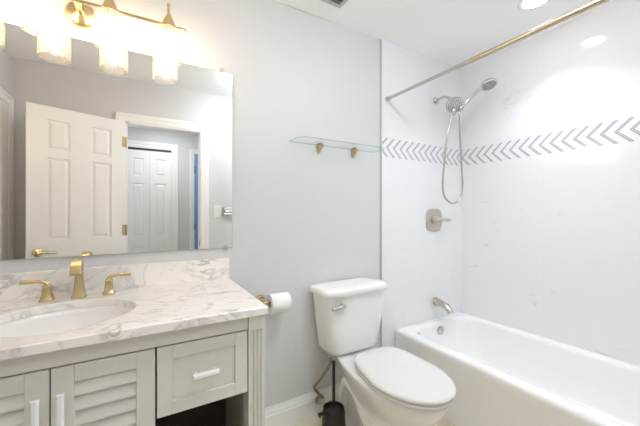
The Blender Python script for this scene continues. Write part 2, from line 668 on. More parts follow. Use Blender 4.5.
# ------------------------------------------------------------------ ceiling fixtures
for x, y in CANS:
    t = thing('recessed_light', 'recessed ceiling light over the bathtub', 'ceiling light', (x, y, H))
    m = MB()
    m.lathe([(0.060, -0.0005), (0.082, -0.0005), (0.084, -0.004), (0.078, -0.008), (0.060, -0.006)], (x, y, H), (0, 0, 1), 40, False)
    m.build('trim_ring', M['trim'], t, smooth=40)
    MB().lathe([(0.0, -0.0045), (0.0615, -0.0045), (0.0615, -0.0008), (0.0, -0.0008)], (x, y, H), (0, 0, 1), 40, False).build('lens', M['can'], t)
    area('can_lamp', (x, y, H - 0.012), 0.115, CAN_TUB, (0.76, 0.87, 1.0), spread=math.radians(110))
for x, y in FILL_DOMES:  # added dome out of view, raises the room's ambient light
    t = thing('added_fill_dome', 'frosted fill dome added on the ceiling, out of view', 'ceiling light', (x, y, H))
    MB().lathe([(0.12, -0.0005), (0.12, -0.018), (0.10, -0.022)], (x, y, H), (0, 0, 1), 40).build('base', M['trim'], t, smooth=40)
    MB().lathe([(0.112, -0.0225), (0.135, -0.030), (0.140, -0.042), (0.128, -0.062), (0.095, -0.080), (0.05, -0.090), (0.0, -0.093)], (x, y, H), (0, 0, 1), 40, False).build('diffuser', M['dome'], t, smooth=60)

# unseen flush lamp, added to light the hall
t = thing('added_hall_light', 'round flush fill light added in the hallway, out of view', 'ceiling light', (0.3, -2.3, H))
MB().lathe([(0.15, -0.0005), (0.15, -0.03), (0.14, -0.032)], (0.3, -2.3, H), (0, 0, 1), 40).build('base', M['trim'], t, smooth=40)
MB().lathe([(0.135, -0.033), (0.13, -0.05), (0.09, -0.065), (0.0, -0.07)], (0.3, -2.3, H), (0, 0, 1), 40).build('diffuser', emit('hall_fill_glow', (0.8, 0.9, 1.0), 4.0), t, smooth=40)
area('hall_fill_lamp', (0.3, -2.3, H - 0.08), 0.26, HALL_FILL, (0.98, 0.98, 1.0))

# vent
vx, vy = 1.008, -0.145
t = thing('ceiling_vent', 'grey louvred exhaust vent in the ceiling', 'vent', (vx - 0.14, vy - 0.14, H))
m = MB()
for a in ((vx - 0.28, vx, vy - 0.022, vy), (vx - 0.28, vx, vy - 0.28, vy - 0.258), (vx - 0.28, vx - 0.258, vy - 0.258, vy - 0.022), (vx - 0.022, vx, vy - 0.258, vy - 0.022)):
    m.box(*a, H - 0.014, H - 0.0005)
m.build('frame', M['grille'], t, bevel=0.003)
MB().box(vx - 0.258, vx - 0.022, vy - 0.258, vy - 0.022, H - 0.002, H - 0.0005).build('duct_plate', M['ventdark'], t)
m = MB()
for k in range(10):
    y = vy - 0.036 - k * 0.0225
    m.prism([(y, H - 0.003), (y + 0.003, H - 0.003), (y - 0.010, H - 0.013), (y - 0.013, H - 0.013)], 'x', vx - 0.258, vx - 0.022)
m.build('slats', M['grille'], t)

# ------------------------------------------------------------------ bathtub
TX0, TX1, TY0, TY1, TZ = 1.566, XR - 0.002, -1.618, -0.010, 0.40
t = thing('bathtub', 'white alcove bathtub with smooth apron below the tiled walls', 'bathtub', ((TX0 + TX1) / 2, (TY0 + TY1) / 2, 0))
m = MB()
o_ = lambda d, z, r: rrect(TX0 + d, TX1 - d * 0.15, TY0 + d * 0.15, TY1 - d * 0.15, r, z, 8)
def i_(x0, x1, y1, z, r):
    return rrect(TX0 + x0, TX1 - x1, TY0 + y1, TY1 - y1, r, z, 8)
loops = [o_(0.014, 0.0, 0.012), o_(0.012, 0.05, 0.012), o_(0.004, 0.33, 0.014), o_(0.0, 0.372, 0.016), o_(0.0, 0.388, 0.018), o_(0.003, 0.399, 0.02), o_(0.010, 0.406, 0.024), o_(0.020, 0.409, 0.03), i_(0.028, 0.012, 0.018, 0.4095, 0.04), i_(0.052, 0.032, 0.042, 0.4095, 0.09),
         *[i_(0.060 + 0.030 * math.sin(q), 0.038 + 0.024 * math.sin(q), 0.048 + 0.026 * math.sin(q), 0.3795 + 0.030 * math.cos(q), 0.10 + 0.03 * math.sin(q)) for q in [PI / 2 * k / 8 for k in range(9)]],
         i_(0.102, 0.080, 0.090, 0.25, 0.13), i_(0.120, 0.105, 0.145, 0.14, 0.13), i_(0.150, 0.135, 0.18, 0.085, 0.13), i_(0.21, 0.19, 0.25, 0.066, 0.11)]
m.loft(loops, True, True)
m.build('tub_shell', M['acrylic'], t, smooth=50)
m = MB()
m.lathe([(0.036, 0), (0.036, 0.004), (0.030, 0.009), (0.012, 0.010), (0.0, 0.010)], (1.958, -0.086, 0.345), (0, -1, -0.13), 28)
m.build('overflow_plate', M['nickel'], t, smooth=40)

# ------------------------------------------------------------------ toilet
CX = 1.118
t = thing('toilet', 'white two-piece toilet with lid down beside the bathtub', 'toilet', (CX, -0.40, 0))
m = MB()
sec = [  # z, yb, yf, y0, w, eb, ef
    (0.000, -0.10, -0.625, -0.36, 0.118, 4, 2.6), (0.018, -0.10, -0.622, -0.36, 0.116, 4, 2.6), (0.030, -0.105, -0.61, -0.36, 0.106, 4, 2.5),
    (0.080, -0.11, -0.585, -0.36, 0.096, 4, 2.3), (0.150, -0.115, -0.585, -0.37, 0.096, 4, 2.2), (0.210, -0.115, -0.625, -0.40, 0.112, 4, 2.1),
    (0.260, -0.11, -0.680, -0.44, 0.138, 3.4, 2.05), (0.310, -0.09, -0.730, -0.48, 0.163, 3.2, 2.0), (0.358, -0.07, -0.760, -0.50, 0.178, 3.2, 2.0),
    (0.385, -0.05, -0.772, -0.50, 0.184, 3.4, 2.0), (0.402, -0.045, -0.776, -0.50, 0.186, 3.6, 2.0), (0.408, -0.05, -0.770, -0.50, 0.181, 3.6, 2.0)]
m.loft([egg(CX, yb, yf, y0, wd, z, eb, ef, 64, max(0, min(0.30, (z - 0.2) * 3))) for z, yb, yf, y0, wd, eb, ef in sec])
m.build('bowl', M['ceramic'], t, smooth=60)
for sg in (-1, 1):
    m = MB()
    x = CX + sg * 0.092
    pts = spline([(x, -0.16, 0.10), (x + sg * 0.012, -0.17, 0.20), (x + sg * 0.014, -0.22, 0.285), (x + sg * 0.012, -0.30, 0.27), (x + sg * 0.006, -0.35, 0.19), (x, -0.41, 0.12), (x - sg * 0.004, -0.50, 0.10)])
    m.tube(pts, [0.028 + 0.010 * math.sin(PI * i / (len(pts) - 1)) for i in range(len(pts))], 14)
    m.build('trapway', M['ceramic'], t, smooth=60)
    MB().lathe([(0.013, 0), (0.013, 0.008), (0.009, 0.015), (0.0, 0.017)], (CX + sg * 0.098, -0.30, 0.026), (sg * 0.5, 0, 1), 16).build('bolt_cap', M['ceramic'], t, smooth=50)
m = MB()
eg = lambda d, z: egg(CX + 0.006, -0.252 - d, -0.788 + d, -0.525, 0.194 - d, z + 0.011, 7, 2.05, 64, 0.30, 0.024)
m.loft([eg(0.006, 0.3995), eg(0.001, 0.403), eg(0.0, 0.410), eg(0.002, 0.415), eg(0.008, 0.417)])
m.build('seat', M['seat'], t, smooth=50)
m = MB()
m.loft([eg(0.005, 0.4195), eg(0.001, 0.423), eg(-0.001, 0.430), eg(0.003, 0.4365), eg(0.012, 0.440), eg(0.05, 0.443), eg(0.10, 0.4445), eg(0.15, 0.445)])
m.build('lid', M['seat'], t, smooth=50)
for sg in (-1, 1):
    MB().lathe([(0.013, -0.02), (0.014, -0.018), (0.014, 0.018), (0.013, 0.02)], (CX + 0.015 + sg * 0.06, -0.240, 0.420), (1, 0, 0), 16).build('lid_hinge', M['seat'], t, smooth=50)
# tank
TCX = 1.106
tk = lambda wd, yf, z, eb=10, yb=-0.022: egg(TCX, yb, yf, -0.085, wd, z, eb, 5.0, 64)
m = MB()
m.loft([tk(0.120, -0.145, 0.412), tk(0.150, -0.168, 0.415), tk(0.170, -0.182, 0.425), tk(0.182, -0.190, 0.448), tk(0.204, -0.202, 0.60), tk(0.222, -0.210, 0.762), tk(0.218, -0.206, 0.765)])
tank = m.build('tank', M['ceramic'], t, smooth=50)
m = MB()
m.loft([tk(0.226, -0.213, 0.7655), tk(0.237, -0.225, 0.768), tk(0.240, -0.229, 0.776), tk(0.240, -0.229, 0.790), tk(0.235, -0.224, 0.801), tk(0.223, -0.212, 0.807), tk(0.15, -0.16, 0.809)])
m.build('tank_lid', M['ceramic'], t, smooth=50)
m = MB()
fy = -0.206
m.lathe([(0.017, 0), (0.017, 0.010), (0.013, 0.016)], (0.978, fy + 0.008, 0.712), (0, -1, 0), 18)
m.tube([(0.992, fy - 0.010, 0.712), (0.978, fy - 0.014, 0.712), (0.935, fy - 0.018, 0.709), (0.905, fy - 0.016, 0.707)], [0.012, 0.0135, 0.011, 0.009], 12)
m.build('flush_lever', M['nickel'], t, smooth=40)

# supply line
t = thing('water_supply_line', 'braided metal hose running from the stop valve to the toilet tank', 'pipe', (0.94, -0.018, 0.10))
m = MB()
m.tube(spline([(0.975, -0.10, 0.400), (0.960, -0.10, 0.34), (0.915, -0.085, 0.27), (0.875, -0.075, 0.225), (0.905, -0.065, 0.175), (0.940, -0.062, 0.135)]), 0.0085, 12)
m.build('braided_hose', M['braid'], t, smooth=60)
m = MB()
m.lathe([(0.011, 0), (0.011, 0.022)], (0.972, -0.10, 0.386), (0, 0, 1), 6)
m.lathe([(0.0095, 0), (0.0095, 0.02)], (0.940, -0.062, 0.118), (0, 0, 1), 6)
m.lathe([(0.009, 0), (0.011, 0.010), (0.011, 0.052), (0.008, 0.06)], (0.940, -0.018, 0.100), (0, -1, 0), 14)
m.tube([(0.940, -0.062, 0.100), (0.940, -0.062, 0.122)], 0.009, 12)
m.build('stop_valve', M['champ'], t, smooth=40)
MB().lathe([(0.030, 0), (0.029, 0.004), (0.013, 0.010)], (0.940, -0.0165, 0.100), (0, -1, 0), 24).build('escutcheon', M['champ'], t, smooth=40)
m = MB()
m.lathe([(0.016, 0), (0.019, 0.004), (0.019, 0.009), (0.015, 0.012)], (0.940, -0.078, 0.100), (0, -1, 0), 8)
m.build('valve_handle', M['champ'], t, smooth=30)

# toilet brush
bx, by = 0.898, -0.245
t = thing('toilet_brush', 'dark bronze toilet brush standing in its holder beside the toilet', 'toilet brush', (bx, by, 0))
m = MB()
m.lathe([(0.070, 0.0005), (0.071, 0.006), (0.069, 0.03), (0.060, 0.17), (0.057, 0.190), (0.054, 0.193), (0.050, 0.186), (0.050, 0.15)], (bx, by, 0), (0, 0, 1), 32)
m.box(bx - 0.088, bx - 0.052, by - 0.010, by + 0.010, 0.178, 0.184)
m.box(bx - 0.092, bx - 0.086, by - 0.010, by + 0.010, 0.168, 0.184)
m.build('holder', M['bronze'], t, smooth=40)
m = MB()
m.lathe([(0.046, 0.155), (0.046, 0.180), (0.020, 0.190), (0.009, 0.194), (0.0085, 0.22), (0.0085, 0.43), (0.011, 0.432), (0.011, 0.440), (0.006, 0.443)], (bx, by, 0), (0, 0, 1), 20)
m.build('handle', M['bronze'], t, smooth=40)

# ------------------------------------------------------------------ vanity cabinet
VX0, VX1, VF, VT = -0.835, 0.398, -0.545, 0.872
t = thing('vanity_cabinet', 'greige vanity cabinet with louvred doors, drawers and fluted corner posts', 'vanity cabinet', ((VX0 + VX1) / 2, -0.28, 0))
m = MB()
m.box(VX0 + 0.005, VX0 + 0.020, VF + 0.02, -0.018, 0.0, VT)
m.box(VX1 - 0.020, VX1 - 0.005, VF + 0.02, -0.018, 0.0, VT)
for x in (0.022, -0.467):
    m.box(x, x + 0.018, VF + 0.02, -0.018, 0.10, VT)
m.box(VX0 + 0.02, VX1 - 0.02, -0.030, -0.018, 0.10, VT)
m.box(VX0 + 0.02, VX1 - 0.02, VF + 0.02, -0.03, 0.10, 0.118)
m.build('carcass', M['greige'], t)
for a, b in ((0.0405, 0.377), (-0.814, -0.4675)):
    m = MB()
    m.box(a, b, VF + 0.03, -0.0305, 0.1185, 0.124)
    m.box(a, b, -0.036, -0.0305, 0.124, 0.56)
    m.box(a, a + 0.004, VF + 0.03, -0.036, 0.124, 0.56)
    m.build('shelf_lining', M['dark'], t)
for a, b in ((0.816, VT), (0.06, 0.118)):
    MB().box(VX0 + 0.063, VX1 - 0.063, VF, VF + 0.02, a, b).build('face_rail', M['greige'], t, bevel=0.0015)
for x0 in (VX1 - 0.061, VX0):
    m = MB()
    x1 = x0 + 0.061
    # fluted front: grooves in the plan outline
    poly = [(x0, VF + 0.06), (x0, VF - 0.004)]
    n = 3
    a, b = x0 + 0.010, x1 - 0.010
    step = (b - a) / n
    for k in range(n):
        g0 = a + k * step
        poly += [(g0 + 0.002, VF - 0.004), (g0 + 0.0045, VF + 0.003), (g0 + step - 0.0045, VF + 0.003), (g0 + step - 0.002, VF - 0.004)]
    poly += [(x1, VF - 0.004), (x1, VF + 0.06)]
    m.prism(poly, 'z', 0.10, 0.812)
    m.box(x0 - 0.0, x1, VF - 0.006, VF + 0.06, 0.812, VT)
    m.box(x0 - 0.0, x1, VF - 0.006, VF + 0.06, 0.0005, 0.10)
    m.build('corner_post', M['greige'], t)


def bar_pull(c, along, L, parent):
    m = MB()
    c = Vector(c)
    d = Vector(along)
    s2 = Vector((0, 0, 1)) if abs(d.z) < 0.5 else Vector((1, 0, 0))
    hw, dp = 0.0095, 0.014
    prof = [(-hw, 0.0), (-hw, dp * 0.5), (-hw * 0.45, dp), (hw * 0.45, dp), (hw, dp * 0.5), (hw, 0.0)]
    off = Vector((0, -0.022, 0))
    m.loft([[c + off + d * e + s2 * a - Vector((0, b, 0)) for a, b in prof] for e in (-L / 2, L / 2)])
    for e in (-L * 0.36, L * 0.36):
        p = c + d * e
        m.lathe([(0.005, 0), (0.005, 0.023)], p, (0, -1, 0), 10)
    return m.build('handle', M['handle'], parent, bevel=0.001)


def louver_door(x0, x1, z0, z1, hside):
    st, rl = 0.050, 0.048
    y0, y1 = VF - 0.001, VF + 0.019
    m = MB()
    m.box(x0, x0 + st, y0, y1, z0, z1)
    m.box(x1 - st, x1, y0, y1, z0, z1)
    m.box(x0 + st, x1 - st, y0, y1, z1 - rl, z1)
    m.box(x0 + st, x1 - st, y0, y1, z0, z0 + rl)
    d = m.build('door', M['greige'], t, bevel=0.0015)
    m = MB()
    n = 14
    zz0, zz1 = z0 + rl, z1 - rl
    p = (zz1 - zz0) / n
    for k in range(n):
        z = zz0 + k * p
        m.prism([(y0 + 0.002, z + 0.002), (y0 + 0.002, z + 0.008), (y1 - 0.003, z + p + 0.006), (y1 - 0.001, z + p), (y1 - 0.003, z + p - 0.004)], 'x', x0 + st, x1 - st)
    m.build('louvers', M['greige'], d)
    hx_ = x1 - 0.024 if hside > 0 else x0 + 0.024
    bar_pull((hx_, y0, 0.688), (0, 0, 1), 0.125, d)


louver_door(-0.208, 0.041, 0.122, 0.812, -1)
louver_door(-0.462, -0.211, 0.122, 0.812, +1)


def drawer(x0, x1, z0, z1):
    y0, y1 = VF - 0.001, VF + 0.019
    m = MB()
    st = 0.044
    m.box(x0, x0 + st, y0, y1, z0, z1)
    m.box(x1 - st, x1, y0, y1, z0, z1)
    m.box(x0 + st, x1 - st, y0, y1, z1 - 0.042, z1)
    m.box(x0 + st, x1 - st, y0, y1, z0, z0 + 0.042)
    m.box(x0 + st, x1 - st, y0 + 0.008, y1, z0 + 0.042, z1 - 0.042)
    d = m.build('drawer', M['greige'], t, bevel=0.0015)
    b = MB().box(x0 + 0.012, x1 - 0.012, VF + 0.0195, -0.08, z0 + 0.004, z1 - 0.03)
    b.build('drawer_box', M['greige'], d)
    bar_pull(((x0 + x1) / 2, y0 + 0.008, (z0 + z1) / 2), (1, 0, 0), 0.082, d)


drawer(0.046, 0.334, 0.592, 0.812)
drawer(-0.771, -0.467, 0.592, 0.812)

# ------------------------------------------------------------------ countertop with undermount sink
CX0, CX1, CYF, CZ = -0.848, 0.398, -0.582, 0.90
t = thing('vanity_countertop', 'white marble vanity countertop with backsplash and oval undermount sink', 'countertop', ((CX0 + CX1) / 2, -0.29, VT))
SX, SY, SA, SB = -0.213, -0.327, 0.200, 0.180
N = 96
angs = sorted([2 * PI * k / N for k in range(N)] + [math.atan2(y - SY, x - SX) % (2 * PI) for x in (CX0, CX1) for y in (CYF, -0.001)])


def outer(a, z, d=0.0):
    c, s = math.cos(a), math.sin(a)
    k = min([v for v in (((CX1 - d) - SX) / c if c > 1e-9 else 9, ((CX0 + d) - SX) / c if c < -1e-9 else 9,
                         ((-0.001 - d) - SY) / s if s > 1e-9 else 9, ((CYF + d) - SY) / s if s < -1e-9 else 9)])
    return (SX + c * k, SY + s * k, z)


def inner(a, z, d=0.0):
    c, s = math.cos(a), math.sin(a)
    k = 1 / math.sqrt((c / (SA + d)) ** 2 + (s / (SB + d)) ** 2)
    return (SX + c * k, SY + s * k, z)


z0 = VT + 0.0005
m = MB()
m.loft([[inner(a, z0) for a in angs], [outer(a, z0) for a in angs], [outer(a, CZ - 0.003) for a in angs], [outer(a, CZ, 0.003) for a in angs],
        [inner(a, CZ, 0.003) for a in angs], [inner(a, CZ - 0.003) for a in angs], [inner(a, z0) for a in angs]], False, False)
bmesh.ops.remove_doubles(m.bm, verts=m.bm.verts, dist=1e-6)
m.build('countertop_slab', M['marble'], t)
MB().box(CX0, CX1 + 0.002, -0.020, -0.001, CZ + 0.0003, 1.003).build('backsplash', M['marble'], t, bevel=0.0015)
m = MB()
prof = [(0.006, 0.0), (-0.002, -0.004), (-0.004, -0.02), (-0.012, -0.07), (-0.035, -0.115), (-0.075, -0.14), (-0.13, -0.148)]
m.loft([[inner(2 * PI * k / 64, z0 - 0.0006 + dz, d) for k in range(64)] for d, dz in prof], False, True)
m.build('sink_basin', M['ceramic'], t, smooth=60)
MB().lathe([(0.022, 0), (0.022, 0.004), (0.016, 0.006), (0.0, 0.006)], (SX, SY, z0 - 0.1475), (0, 0, 1), 24).build('drain', M['brass'], t, smooth=40)

# ------------------------------------------------------------------ faucet set
t = thing('faucet', 'brushed brass widespread faucet with two lever handles behind the sink', 'faucet', (-0.206, -0.09, CZ))
fx, fy, z = -0.208, -0.090, CZ + 0.0004


def sq(cx, cy, h, zz, k=1.0, r=0.25):
    return rrect(cx - h, cx + h, cy - h * k, cy + h * k, h * r, zz, 3)


m = MB()
# flared square column
m.loft([sq(fx, fy, 0.0235, z), sq(fx, fy, 0.0235, z + 0.004), sq(fx, fy, 0.0205, z + 0.012), sq(fx, fy, 0.017, z + 0.030), sq(fx, fy, 0.0145, z + 0.06), sq(fx, fy, 0.013, z + 0.10), sq(fx, fy, 0.0128, z + 0.125)])
# arched spout: rectangular section sweeping forward and down
pp = [(-0.088, 0.112), (-0.094, 0.134), (-0.112, 0.148), (-0.134, 0.149), (-0.157, 0.140), (-0.174, 0.123), (-0.184, 0.104)]
loops = []
for i, (y, h) in enumerate(pp):
    a = pp[max(0, i - 1)]
    b = pp[min(len(pp) - 1, i + 1)]
    ty, tz = b[0] - a[0], b[1] - a[1]
    L = math.hypot(ty, tz)
    ny, nz = -tz / L, ty / L
    hw = 0.0128 + 0.0040 * i / (len(pp) - 1)
    th = 0.0115 - 0.0045 * i / (len(pp) - 1)
    loops.append([(fx + sx * hw, y + ny * sn * th, z + h + nz * sn * th) for sx, sn in ((-1, -1), (-0.85, -1.1), (0.85, -1.1), (1, -1), (1, 1), (0.85, 1.1), (-0.85, 1.1), (-1, 1))])
m.loft(loops)
m.build('spout', M['brass'], t, smooth=35)
for sg in (-1, 1):
    hx2 = fx + sg * 0.098
    m = MB()
    m.loft([sq(hx2, fy, 0.0215, z), sq(hx2, fy, 0.0215, z + 0.004), sq(hx2, fy, 0.018, z + 0.010), sq(hx2, fy, 0.0145, z + 0.028), sq(hx2, fy, 0.013, z + 0.050), sq(hx2, fy, 0.0135, z + 0.054), sq(hx2, fy, 0.011, z + 0.060)])
    h = m.build('lever_handle', M['brass'], t, smooth=35)
    m = MB()
    pts = spline([(hx2 - sg * 0.004, fy, z + 0.056), (hx2 + sg * 0.004, fy, z + 0.068), (hx2 + sg * 0.024, fy, z + 0.0755), (hx2 + sg * 0.052, fy, z + 0.075), (hx2 + sg * 0.076, fy, z + 0.0765)], 5)
    m.tube(pts, [0.0085 - 0.002 * math.sin(PI * i / (len(pts) - 1)) for i in range(len(pts))], 10)
    m.build('lever', M['brass'], h, smooth=40)

# ------------------------------------------------------------------ mirror
MX0, MX1, MZ0, MZ1 = -0.815, 0.418, 1.055, 1.964
t = thing('wall_mirror', 'large frameless mirror above the vanity', 'mirror', ((MX0 + MX1) / 2, -0.003, MZ0))
MB().box(MX0, MX1, -0.0065, -0.0005, MZ0, MZ1).build('mirror_glass', M['mirror'], t)
m = MB()
e_ = 0.0012
m.box(MX0 - e_, MX0 - 0.0001, -0.007, -0.0005, MZ0 - e_, MZ1 + e_)
m.box(MX1 + 0.0001, MX1 + e_, -0.007, -0.0005, MZ0 - e_, MZ1 + e_)
m.box(MX0 - e_, MX1 + e_, -0.007, -0.0005, MZ1 + 0.0001, MZ1 + e_)
m.box(MX0 - e_, MX1 + e_, -0.007, -0.0005, MZ0 - e_, MZ0 - 0.0001)
m.build('polished_edge', mat('grey_mirror_edge', (0.42, 0.45, 0.44), 0.2), t)
for x, zz in ((0.365, MZ1), (-0.74, MZ1), (0.385, MZ0), (-0.74, MZ0)):
    s = 1 if zz == MZ1 else -1
    m = MB()
    m.box(x - 0.011, x + 0.011, -0.0105, -0.0075, min(zz - s * 0.012, zz + s * 0.02), max(zz - s * 0.012, zz + s * 0.02))
    m.box(x - 0.011, x + 0.011, -0.0075, -0.0008, min(zz + s * 0.002, zz + s * 0.02), max(zz + s * 0.002, zz + s * 0.02))
    m.build('clip', M['clip'], t, bevel=0.001)

# ------------------------------------------------------------------ vanity light
LY, LZ = -0.122, 2.062
LX = [-0.535, -0.320, -0.105, 0.110]
lc = -0.2125
t = thing('vanity_light', 'brass four-light vanity fixture with lit seeded glass shades above the mirror', 'wall light', (lc, 0, LZ))
MB().lathe([(0.056, 0.0005), (0.056, 0.006), (0.051, 0.016), (0.038, 0.026), (0.020, 0.032), (0.014, 0.036), (0.012, 0.115)], (lc, 0, LZ + 0.008), (0, -1, 0), 40).build('back_plate', M['brass'], t, smooth=40)
m = MB()
m.tube([(LX[0] - 0.048, LY, LZ), (LX[3] + 0.048, LY, LZ)], 0.0065, 14)
for x, s in ((LX[0] - 0.048, -1), (LX[3] + 0.048, 1)):
    m.lathe([(0.0065, -0.004), (0.009, 0.0), (0.009, 0.004), (0.0065, 0.008), (0.010, 0.014), (0.006, 0.021), (0.0, 0.023)], (x, LY, LZ), (s, 0, 0), 16)
m.build('bar', M['brass'], t, smooth=40)
for x in LX:
    m = MB()
    m.lathe([(0.0, 0.100), (0.006, 0.098), (0.0075, 0.092), (0.006, 0.086), (0.006, 0.050), (0.010, 0.046), (0.012, 0.040), (0.020, 0.026), (0.027, 0.006), (0.029, -0.002), (0.029, -0.010), (0.022, -0.012), (0.019, -0.030), (0.0, -0.030)], (x, LY, LZ), (0, 0, 1), 24, False)
    sk = m.build('socket', M['brass'], t, smooth=35)
    m = MB()
    m.lathe([(0.024, -0.0125), (0.040, -0.014), (0.049, -0.021), (0.054, -0.032), (0.057, -0.06), (0.058, -0.152), (0.0555, -0.152), (0.0545, -0.06), (0.0515, -0.034), (0.047, -0.024), (0.039, -0.0175), (0.024, -0.0155)], (x, LY, LZ), (0, 0, 1), 32, False)
    m.build('shade', M['shade'], t, smooth=60)
    m = MB()
    m.lathe([(0.0, -0.135), (0.006, -0.133), (0.013, -0.122), (0.0155, -0.105), (0.014, -0.080), (0.011, -0.055), (0.010, -0.032)], (x, LY, LZ), (0, 0, 1), 16, False)
    m.build('bulb', M['bulb'], t, smooth=60)

# ------------------------------------------------------------------ glass shelf
GX0, GX1, GZ, GD = 0.745, 1.378, 1.648, 0.150
t = thing('glass_shelf', 'clear glass wall shelf on two brass brackets above the toilet', 'shelf', ((GX0 + GX1) / 2, -0.07, GZ))
plan = [(GX1, -0.002), (GX0, -0.002)]
r = 0.055
for k in range(9):
    a = PI + (PI / 2) * k / 8
    plan.append((GX0 + r + r * math.cos(a), -GD + r + r * math.sin(a)))
for k in range(9):
    a = 1.5 * PI + (PI / 2) * k / 8
    plan.append((GX1 - r + r * math.cos(a), -GD + r + r * math.sin(a)))
m = MB()
lo = [m.bm.verts.new((x, y, GZ)) for x, y in plan]
hi = [m.bm.verts.new((x, y, GZ + 0.005)) for x, y in plan]
m._f(lo[::-1]); m._f(hi)
m.mi = 1
for i in range(len(plan)):
    j = (i + 1) % len(plan)
    m._f([lo[i], lo[j], hi[j], hi[i]])
m.build('glass_plate', [M['shelfglass'], M['glassedge']], t)
for x in (0.945, 1.205):
    m = MB()
    m.loft([[(x - 0.016, -0.0005, GZ - 0.001), (x + 0.016, -0.0005, GZ - 0.001), (x + 0.010, -0.0005, GZ - 0.045), (x, -0.0005, GZ - 0.055), (x - 0.010, -0.0005, GZ - 0.045)],
            [(x - 0.015, -0.020, GZ - 0.001), (x + 0.015, -0.020, GZ - 0.001), (x + 0.009, -0.016, GZ - 0.034), (x, -0.014, GZ - 0.046), (x - 0.009, -0.016, GZ - 0.034)],
            [(x - 0.012, -0.050, GZ - 0.001), (x + 0.012, -0.050, GZ - 0.001), (x + 0.006, -0.046, GZ - 0.012), (x, -0.044, GZ - 0.016), (x - 0.006, -0.046, GZ - 0.012)]])
    m.box(x - 0.010, x + 0.010, -0.035, -0.0005, GZ + 0.0055, GZ + 0.010)
    m.build('bracket', M['brass'], t, bevel=0.001)

# ------------------------------------------------------------------ toilet paper
RX0, RX1, RY, RZ = 0.598, 0.705, -0.078, 0.748
t = thing('toilet_paper_holder', 'brass toilet paper holder on the wall beside the vanity', 'toilet paper holder', (0.575, -0.002, RZ))
m = MB()
m.lathe([(0.024, 0.0005), (0.024, 0.006), (0.012, 0.010), (0.009, 0.016), (0.009, 0.078)], (0.572, 0, RZ + 0.0115), (0, -1, 0), 24)
m.build('wall_post', M['brass'], t, smooth=40)
m = MB()
m.tube([(0.562, RY, RZ + 0.0115), (0.582, RY, RZ + 0.0115), (0.60, RY, RZ + 0.0115), (0.700, RY, RZ + 0.0115)], 0.0075, 12)
m.build('arm', M['brass'], t, smooth=40)
t = thing('toilet_paper_roll', 'white toilet paper roll on the brass holder', 'toilet paper', (0.65, RY, RZ))
m = MB()
L = RX1 - RX0
m.lathe([(0.0215, 0), (0.050, 0), (0.0515, 0.002), (0.0515, L - 0.002), (0.050, L), (0.0215, L), (0.0215, 0)], (RX0, RY, RZ), (1, 0, 0), 40, False)
m.build('paper', M['paper'], t, smooth=40)
m = MB()
m.lathe([(0.0195, 0.0005), (0.0212, 0.0005), (0.0212, L - 0.0005), (0.0195, L - 0.0005), (0.0195, 0.0005)], (RX0, RY, RZ), (1, 0, 0), 28, False)
m.build('core', M['core'], t, smooth=40)

# ------------------------------------------------------------------ shower fittings
SXc = 2.005
t = thing('shower_rod', 'straight metal shower curtain rod between the alcove walls', 'curtain rod', (1.495, -0.81, 2.035))
MB().tube([(1.495, -0.010, 2.033), (1.495, -0.66, 2.033)], 0.0105, 16).build('inner_tube', M['nickel'], t, smooth=40)
MB().tube([(1.495, -0.645, 2.033), (1.495, -1.625, 2.033)], 0.0128, 16).build('outer_tube', M['rodbrass'], t, smooth=40)
for y, s in ((-0.0092, -1), (YF + 0.001, 1)):
    MB().lathe([(0.017, 0), (0.017, 0.012), (0.0145, 0.022)], (1.495, y, 2.033), (0, s, 0), 20).build('end_cap', M['nickel'], t, smooth=40)

t = thing('overhead_shower', 'chrome shower head on a curved arm above the tub with hand shower dock', 'shower head', (SXc, -0.01, 2.11))
MB().lathe([(0.029, 0.0005), (0.028, 0.005), (0.018, 0.012), (0.011, 0.016)], (SXc, -0.008, 2.117), (0, -1, 0), 28).build('wall_flange', M['chrome'], t, smooth=40)
m = MB()
m.tube(spline([(SXc, -0.012, 2.117), (SXc, -0.06, 2.123), (SXc, -0.100, 2.118), (SXc + 0.002, -0.130, 2.095), (SXc + 0.004, -0.142, 2.076)]), 0.0095, 14)
m.build('arm', M['chrome'], t, smooth=60)


def spray_head(c, nrm, R, parent, name='main_head', face='spray_face'):
    c = Vector(c); n = Vector(nrm).normalized()
    m = MB()
    m.lathe([(0.012, -0.045), (0.020, -0.040), (R * 0.70, -0.024), (R * 0.96, -0.012), (R, -0.004), (R * 0.985, 0.001), (R * 0.9, 0.003)], c, n, 36)
    hd = m.build(name, M['chrome'], parent, smooth=50)
    m = MB()
    m.lathe([(R * 0.88, 0.0032), (R * 0.86, 0.006), (0.0, 0.007)], c, n, 36)
    m.mi = 1
    ref = Vector((0, 0, 1)); u = (ref - n * ref.dot(n)).normalized(); v = n.cross(u)
    for rr, k in ((0.25, 6), (0.5, 12), (0.74, 18)):
        for i in range(k):
            a = 2 * PI * i / k
            p = c + (u * math.cos(a) + v * math.sin(a)) * R * rr
            m.lathe([(0.0055, 0.006), (0.0040, 0.0105)], p, n, 6)
    m.build(face, [M['face'], M['spray']], hd, smooth=40)
    return hd


spray_head((2.016, -0.172, 2.034), (-0.46, -0.536, -0.75), 0.063, t)
m = MB()
m.lathe([(0.016, -0.02), (0.019, -0.012), (0.019, 0.012), (0.016, 0.02)], (2.062, -0.190, 2.018), (0.35, -0.5, 0.75), 18)
m.tube([(2.010, -0.148, 2.062), (2.058, -0.186, 2.024)], 0.010, 12)
m.lathe([(0.009, 0), (0.010, 0.02), (0.007, 0.034)], (2.024, -0.158, 2.020), (-0.05, -0.05, -1), 12)
m.build('dock', M['chrome'], t, smooth=40)

